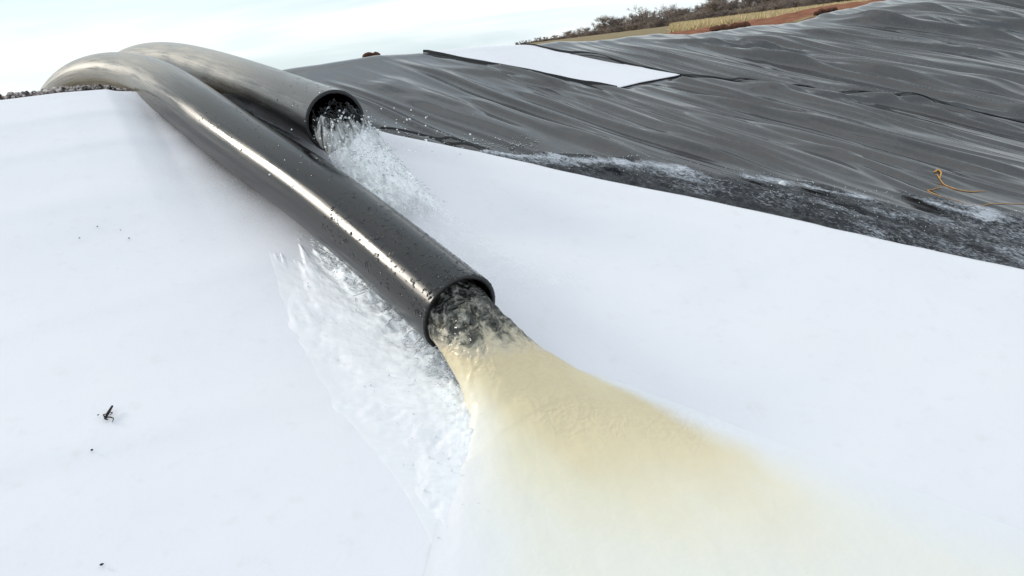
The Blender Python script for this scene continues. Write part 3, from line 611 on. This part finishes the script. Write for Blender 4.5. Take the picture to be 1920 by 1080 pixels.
foam = -.10 + .60 * np.exp(-((Q - .22 - .3 * rg) / .14) ** 2) * (1 - sm(.45, .75, K)) + .28 * sm(.5, .9, K) + .25 * np.exp(-((Q - .55 - .5 * rg) / .10) ** 2) + .75 * np.exp(-((Q - .10 - .25 * rg) / .08) ** 2)  # foam, plus the upper film's pale sky reflection painted in as foam colour
thin = np.clip(sm(.0, .22, Q + .5 * rg) * sm(.06, .17, K), 0, 1)
chop = mesh_obj('choppy_runoff', PC.reshape(-1, 3), gridf(700, 90), M['chop'], attrs={'foam': foam.ravel(), 'thin': thin.ravel(), 'along': al.ravel(), 'across': ac.ravel()})
tag(chop, 'dark choppy shallow water flecked with foam running down the black liner', 'water')
pts = []
for _ in range(420):
    i = int(g.uniform(90, 690)); j = int(np.clip(g.normal(24, 22), 0, 89)); pts.append(PC[i, j] + np.array([0, 0, .004]))
drops('spray_drops', chop, M['spray'], pts, g, .0012, .0035)
# clot of foam and spatter on the liner
p = hit(1466, 347, .04); v = ICO2 * np.array([.018, .02, .022]) * (1 + .35 * rng.random(len(ICO2))[:, None]) + p
o = mesh_obj('foam_clot', v, ICOF2, M['spray']); tag(o, 'small lump of white foam at the far edge of the choppy water', 'foam')
mb = MB()
for _ in range(260):
    px, py = g.uniform(742, 1010), 0; py = 262 + (px - 742) * .05 + g.normal() * 6; q = hit(px, py); s_, t_ = st(q[0], q[1]); q[2] += float(fold_height(np.array([s_]), np.array([t_]))[0]) + .002
    r = .0012 + .003 * g.random() ** 2; k = ICO1 * np.array([r * 1.8, r * 1.8, r * .5]); mb.add(k + q, ICOF1)
o = mb.build('spatter', M['spray']); tag(o, 'fine white spatter of water on the liner beside the sheet corner', 'water', kind='stuff')

# ------------------------------------------------------------------ orange cord half under water
cord = empty('orange_cord', hit(1800, 365)); tag(cord, 'loop of thin orange cord lying on the liner near the right edge', 'cord')
def cord_part(name, pxs, rad):
    P = np.array([hit(*q, .035) for q in pxs]); k = np.linspace(0, len(P) - 1, 50); P = np.stack([np.interp(k, np.arange(len(P)), P[:, c]) for c in range(3)], -1)
    for _ in range(12): P[1:-1] = .25 * P[:-2] + .5 * P[1:-1] + .25 * P[2:]
    s_, t_ = st(P[:, 0], P[:, 1]); P[:, 2] = ground_st(s_, t_) + np.maximum(fold_height(s_, t_), .0) + rad * 1.2
    v, f = tube(P, [rad * (1 if i < 35 else 1 - .5 * (i - 35) / 15) for i in range(50)], 8); o = mesh_obj(name, v, f, M['orange']); adopt(o, cord)
cord_part('loop', [(1757, 328), (1770, 340), (1790, 348), (1812, 352), (1850, 351)], .0028)
cord_part('loop', [(1766, 348), (1742, 348), (1738, 352), (1752, 363), (1780, 372), (1820, 376), (1860, 374), (1930, 373)], .0022)
cord_part('frayed_end', [(1751, 325), (1758, 323), (1765, 326), (1762, 333)], .0048)

# ------------------------------------------------------------------ small litter on the sheet
def on_sheet(px, py):
    q = hit(px, py, .03); s_, t_ = st(q[0], q[1]); q[2] = float(sheet_z(s_, t_)) + .008; return q
stick = empty('black_stick', on_sheet(205, 778)); tag(stick, 'short black stick with curled bark lying on the white sheet', 'stick')
A, B = on_sheet(197, 787), on_sheet(212, 765); h = np.array([0, 0, .006])
v, f = tube([A + h * .4, A * .6 + B * .4 + h, B + h * 1.6], [.0025, .0050, .0034], 7); adopt(mesh_obj('stem', v, f, M['twigblack']), stick)
for pts_ in ([(200, 783), (205, 776), (211, 775), (211, 779), (206, 780)], [(201, 784), (207, 786), (213, 786), (214, 791), (211, 794)], [(198, 786), (195, 781), (197, 778), (202, 780)], [(200, 785), (199, 790), (203, 789)]):
    P = [on_sheet(*q) + np.array([0, 0, .003 + .004 * (i % 2)]) for i, q in enumerate(pts_)]; v, f = tube(P, [.0026, .0022, .0018, .0014, .0008][:len(P)], 6); adopt(mesh_obj('curl', v, f, M['twigblack']), stick)
for i, (px, py, r, lab) in enumerate([(172, 845, .0045, 'black grit speck on the white sheet below the stick'), (191, 1059, .005, 'black grit speck near the bottom edge of the sheet'), (184, 778, .0032, 'tiny black speck just left of the black stick'),
        (149, 446, .0045, 'leftmost of four dark specks high on the white sheet'), (242, 447, .005, 'rightmost of four dark specks high on the white sheet'), (183, 425, .0042, 'topmost of four dark specks high on the white sheet'), (226, 431, .003, 'faintest of four dark specks high on the white sheet')]):
    v, f = rock(r, 50 + i, .6); p = on_sheet(px, py); o = mesh_obj('grit_speck', v, f, M['speck']); o.location = p + np.array([0, 0, r * .4]); tag(o, lab, 'grit', 'specks of grit on the sheet')

# ------------------------------------------------------------------ gravel along the crest
mb = MB(); rk = [rock(1, 900 + k, .75) for k in range(8)]
for _ in range(4200):
    s_ = SC + .03 + abs(g.normal()) * .20; t_ = g.uniform(-3.2, .62); r = .005 + .013 * g.random() ** 1.5; x, y = xy(s_, t_)
    a = g.uniform(0, 6.28); ca, sa = math.cos(a), math.sin(a); v, f = rk[int(g.integers(8))]; v = v[:, :] @ np.array([[ca, sa, 0], [-sa, ca, 0], [0, 0, 1]]) * r
    mb.add(v + np.array([x, y, float(ground_st(s_, t_)) + r * .5 + g.random() * .022 + .004 + .022 * math.exp(-((s_ - SC - .15) / .1) ** 2)]), f)
o = mb.build('gravel', M['gravel'], smooth=False); tag(o, 'grey gravel heaped along the crest behind the sheet', 'gravel', kind='stuff')

# ------------------------------------------------------------------ clods of red dirt
def clod(px, py, r, seed, lab, group=None, ds=.12):
    d_ = ray(px, py); sd_ = d_[0] * U2[0] + d_[1] * U2[1]; k = (SC + ds) / sd_; p = d_ * k; v, f = rock(r, seed, .75); s_, t_ = st(p[0], p[1])
    o = mesh_obj('dirt_clod', v, f, M['clod'], smooth=False); o.location = (p[0], p[1], float(ground_st(s_, t_)) + .35 * r); tag(o, lab, 'dirt clod', group); return o
clod(692, 106, .050, 1, 'largest dark clod of red earth alone on the crest above the liner'); clod(705, 103, .040, 2, 'smaller dark clod of red earth leaning right against the lone crest clod'); clod(684, 108, .024, 3, 'smallest clod of red earth at the left foot of the lone crest clods')
for k in range(15):
    px = 1338 + k * 4.6; clod(px, 58 - (px - 1338) * .11 + g.uniform(-3, 2), g.uniform(.030, .058), 20 + k, 'dark clod of red earth in the row where the dirt track meets the liner', 'clods beside the dirt track', .25)
for k in range(8):
    px = 1530 + k * 5; clod(px, 40 - (px - 1530) * .33 + g.uniform(-3, 2), g.uniform(.03, .05), 60 + k, 'red earth clod on the upper part of the dirt track by the liner edge', 'clods higher on the dirt track', .22)

# ------------------------------------------------------------------ dry grass beyond the track
mb_v, mb_f = [], []
for _ in range(9000):
    px = g.uniform(1262, 1720); dd = 15 + 55 * g.random() ** 1.4; d_ = ray(px, 40); d_ = d_ / np.linalg.norm(d_[:2]); x, y = d_[0] * dd, d_[1] * dd; s_, t_ = st(x, y)
    if s_ < 9.6 + .10 * (t_ - 9) + g.normal() * .3: continue
    z = float(ground_st(s_, t_)) - .02
    for k in range(4):
        a = g.uniform(0, 6.28); h_ = g.uniform(.07, .16) * (1 + .010 * dd); wd = .006 + .0009 * dd; lx, ly = g.normal() * .06, g.normal() * .06; bx_, by_ = x + g.normal() * .05, y + g.normal() * .05; i = len(mb_v)
        mb_v += [(bx_ - wd * math.cos(a), by_ - wd * math.sin(a), z), (bx_ + wd * math.cos(a), by_ + wd * math.sin(a), z), (bx_ + lx, by_ + ly, z + h_)]; mb_f.append((i, i + 1, i + 2))
o = mesh_obj('dry_grass', mb_v, mb_f, M['straw'], smooth=False); tag(o, 'pale dry grass between the dirt track and the bare trees', 'grass', kind='stuff')

# ------------------------------------------------------------------ bare winter trees along the horizon
def make_tree(seed, h, spread, dens):
    g = np.random.default_rng(seed); tr = MB(); tw_v, tw_f = [], []
    def twig(p, d, ln, wd):
        q = p + d * ln; a = np.cross(d, g.normal(size=3)); a /= np.linalg.norm(a) + 1e-6; i = len(tw_v); tw_v.extend([p - a * wd, p + a * wd, q]); tw_f.append((i, i + 1, i + 2)); return q
    def grow(p, d, ln, r, lev):
        n = 4; P = [p]; dd = d.copy()
        for _ in range(n):
            dd = dd + g.normal(size=3) * .16 + np.array([0, 0, .05]); dd /= np.linalg.norm(dd); P.append(P[-1] + dd * ln / n)
        if lev < 2:
            v, f = tube(P, [r * (1 - .16 * i) for i in range(len(P))], 4, caps=False); tr.add(v, f)
        else:
            for i in range(n): twig(P[i], (P[i + 1] - P[i]) / (ln / n), ln / n * 1.1, r * .8)
        kids = [(5, 6), (5, 6), (6, 4), (0, 0)][lev][0] if lev < 3 else 0
        for k in range(int(kids * dens)):
            i = int(g.integers(1 + (lev == 0), n + 1)); a = g.uniform(0, 6.28); side = np.array([math.cos(a), math.sin(a), g.uniform(-.1, .6)]); nd = dd * .5 + side * spread; nd /= np.linalg.norm(nd)
            grow(P[i], nd, ln * g.uniform(.5, .75), r * .5, lev + 1)
        if lev >= 2:
            for k in range(int(9 * dens)):
                i = int(g.integers(1, n + 1)); nd = dd + g.normal(size=3) * .8; nd /= np.linalg.norm(nd); twig(P[i], nd, ln * g.uniform(.3, .8), .020)
    if spread > 1.5:
        for k in range(9):
            a = g.uniform(0, 6.28); rr_ = g.uniform(0, h * .35); dv = np.array([math.cos(a) * .55, math.sin(a) * .55, 1.0]); grow(np.array([math.cos(a) * rr_, math.sin(a) * rr_, 0]), dv / np.linalg.norm(dv), h * .42, h * .012, 1)
            for q in range(40): nd = g.normal(size=3); nd[2] = abs(nd[2]); nd /= np.linalg.norm(nd); b_ = g.normal(size=3) * h * .3; b_[2] = abs(b_[2]) * .6; twig(b_, nd, h * .25, .03)
    else: grow(np.zeros(3), np.array([g.normal() * .08, g.normal() * .08, 1.0]), h * .42, h * .028, 0)
    vz = max([q[2] for q in tw_v]); sc = h / vz
    tm = bpy.data.meshes.new('trunk'); tm.from_pydata([tuple(np.array(q) * sc) for q in tr.v], [], tr.f); tm.materials.append(M['bark'])
    cmsh = bpy.data.meshes.new('crown'); cmsh.from_pydata([tuple(q * sc) for q in tw_v], [], tw_f); cmsh.materials.append(M['twig']); return tm, cmsh
protos = [make_tree(500 + k, 5.0, sp, dn) for k, (sp, dn) in enumerate([(.9, 1.0), (.75, 1.0), (1.1, 1.15), (.6, .9), (1.2, 1.2), (1.0, .8)])]
bushes = [make_tree(600 + k, 2.6, 1.6, 1.3) for k in range(3)]
def plant(name, pr, px, dist, sc, rot, lab, cat, group):
    d_ = ray(px, 40); d_ = d_ / np.linalg.norm(d_[:2]); x, y = d_[0] * dist, d_[1] * dist; s_, t_ = st(x, y)
    e = empty(name, (x, y, float(ground_st(s_, t_)) - (.5 if cat == 'bush' else .3))); e.rotation_euler = (0, 0, rot); sc *= 1.35 if g.random() < .12 else 1
    e.scale = (sc * g.uniform(.9, 1.25), sc * g.uniform(.9, 1.25), sc)
    for nm, me in (('trunk', pr[0]), ('crown', pr[1])):
        q = bpy.data.objects.new(nm, me); C.objects.link(q); q.parent = e
    tag(e, lab, cat, group); return e
_dx = [955, 1000, 1050, 1110, 1160, 1240, 1300, 1400, 1500, 1700]; _dd = [1500, 1100, 760, 470, 350, 320, 300, 275, 265, 250]
for k in range(170):
    px = 958 + 740 * ((k + g.random()) / 170) ** .93; dist = float(np.interp(px, _dx, _dd)) * g.uniform(.95, 1.2)
    plant('bare_tree', protos[int(g.integers(6))], px, dist, g.uniform(1.0, 1.55), g.uniform(0, 6.28), ['leafless tree in the low left end of the far wood, beyond the white strip', 'leafless tree in the middle stretch of the far wood behind the dry grass', 'leafless tree in the tall right stretch of the far wood above the red dirt track'][(px > 1215) + (px > 1400)], 'tree', 'bare trees in the far wood')
for k in range(230):
    px = 962 + 735 * ((k + g.random()) / 230) ** .93; dist = float(np.interp(px, _dx, _dd)) * g.uniform(.9, .97)
    plant('bare_bush', bushes[int(g.integers(3))], px, dist, g.uniform(1.0, 1.6), g.uniform(0, 6.28), ['low leafless bush at the left end of the far wood, beyond the white strip', 'low leafless bush at the foot of the middle stretch of the far wood', 'low leafless bush at the foot of the wood above the red dirt track'][(px > 1215) + (px > 1400)], 'bush', 'bare bushes before the far wood')
plant('bare_tree', protos[5], 1196, 230, 1.15, .6, 'forked bare tree standing out before the low left part of the wood', 'tree', 'bare trees in the far wood')
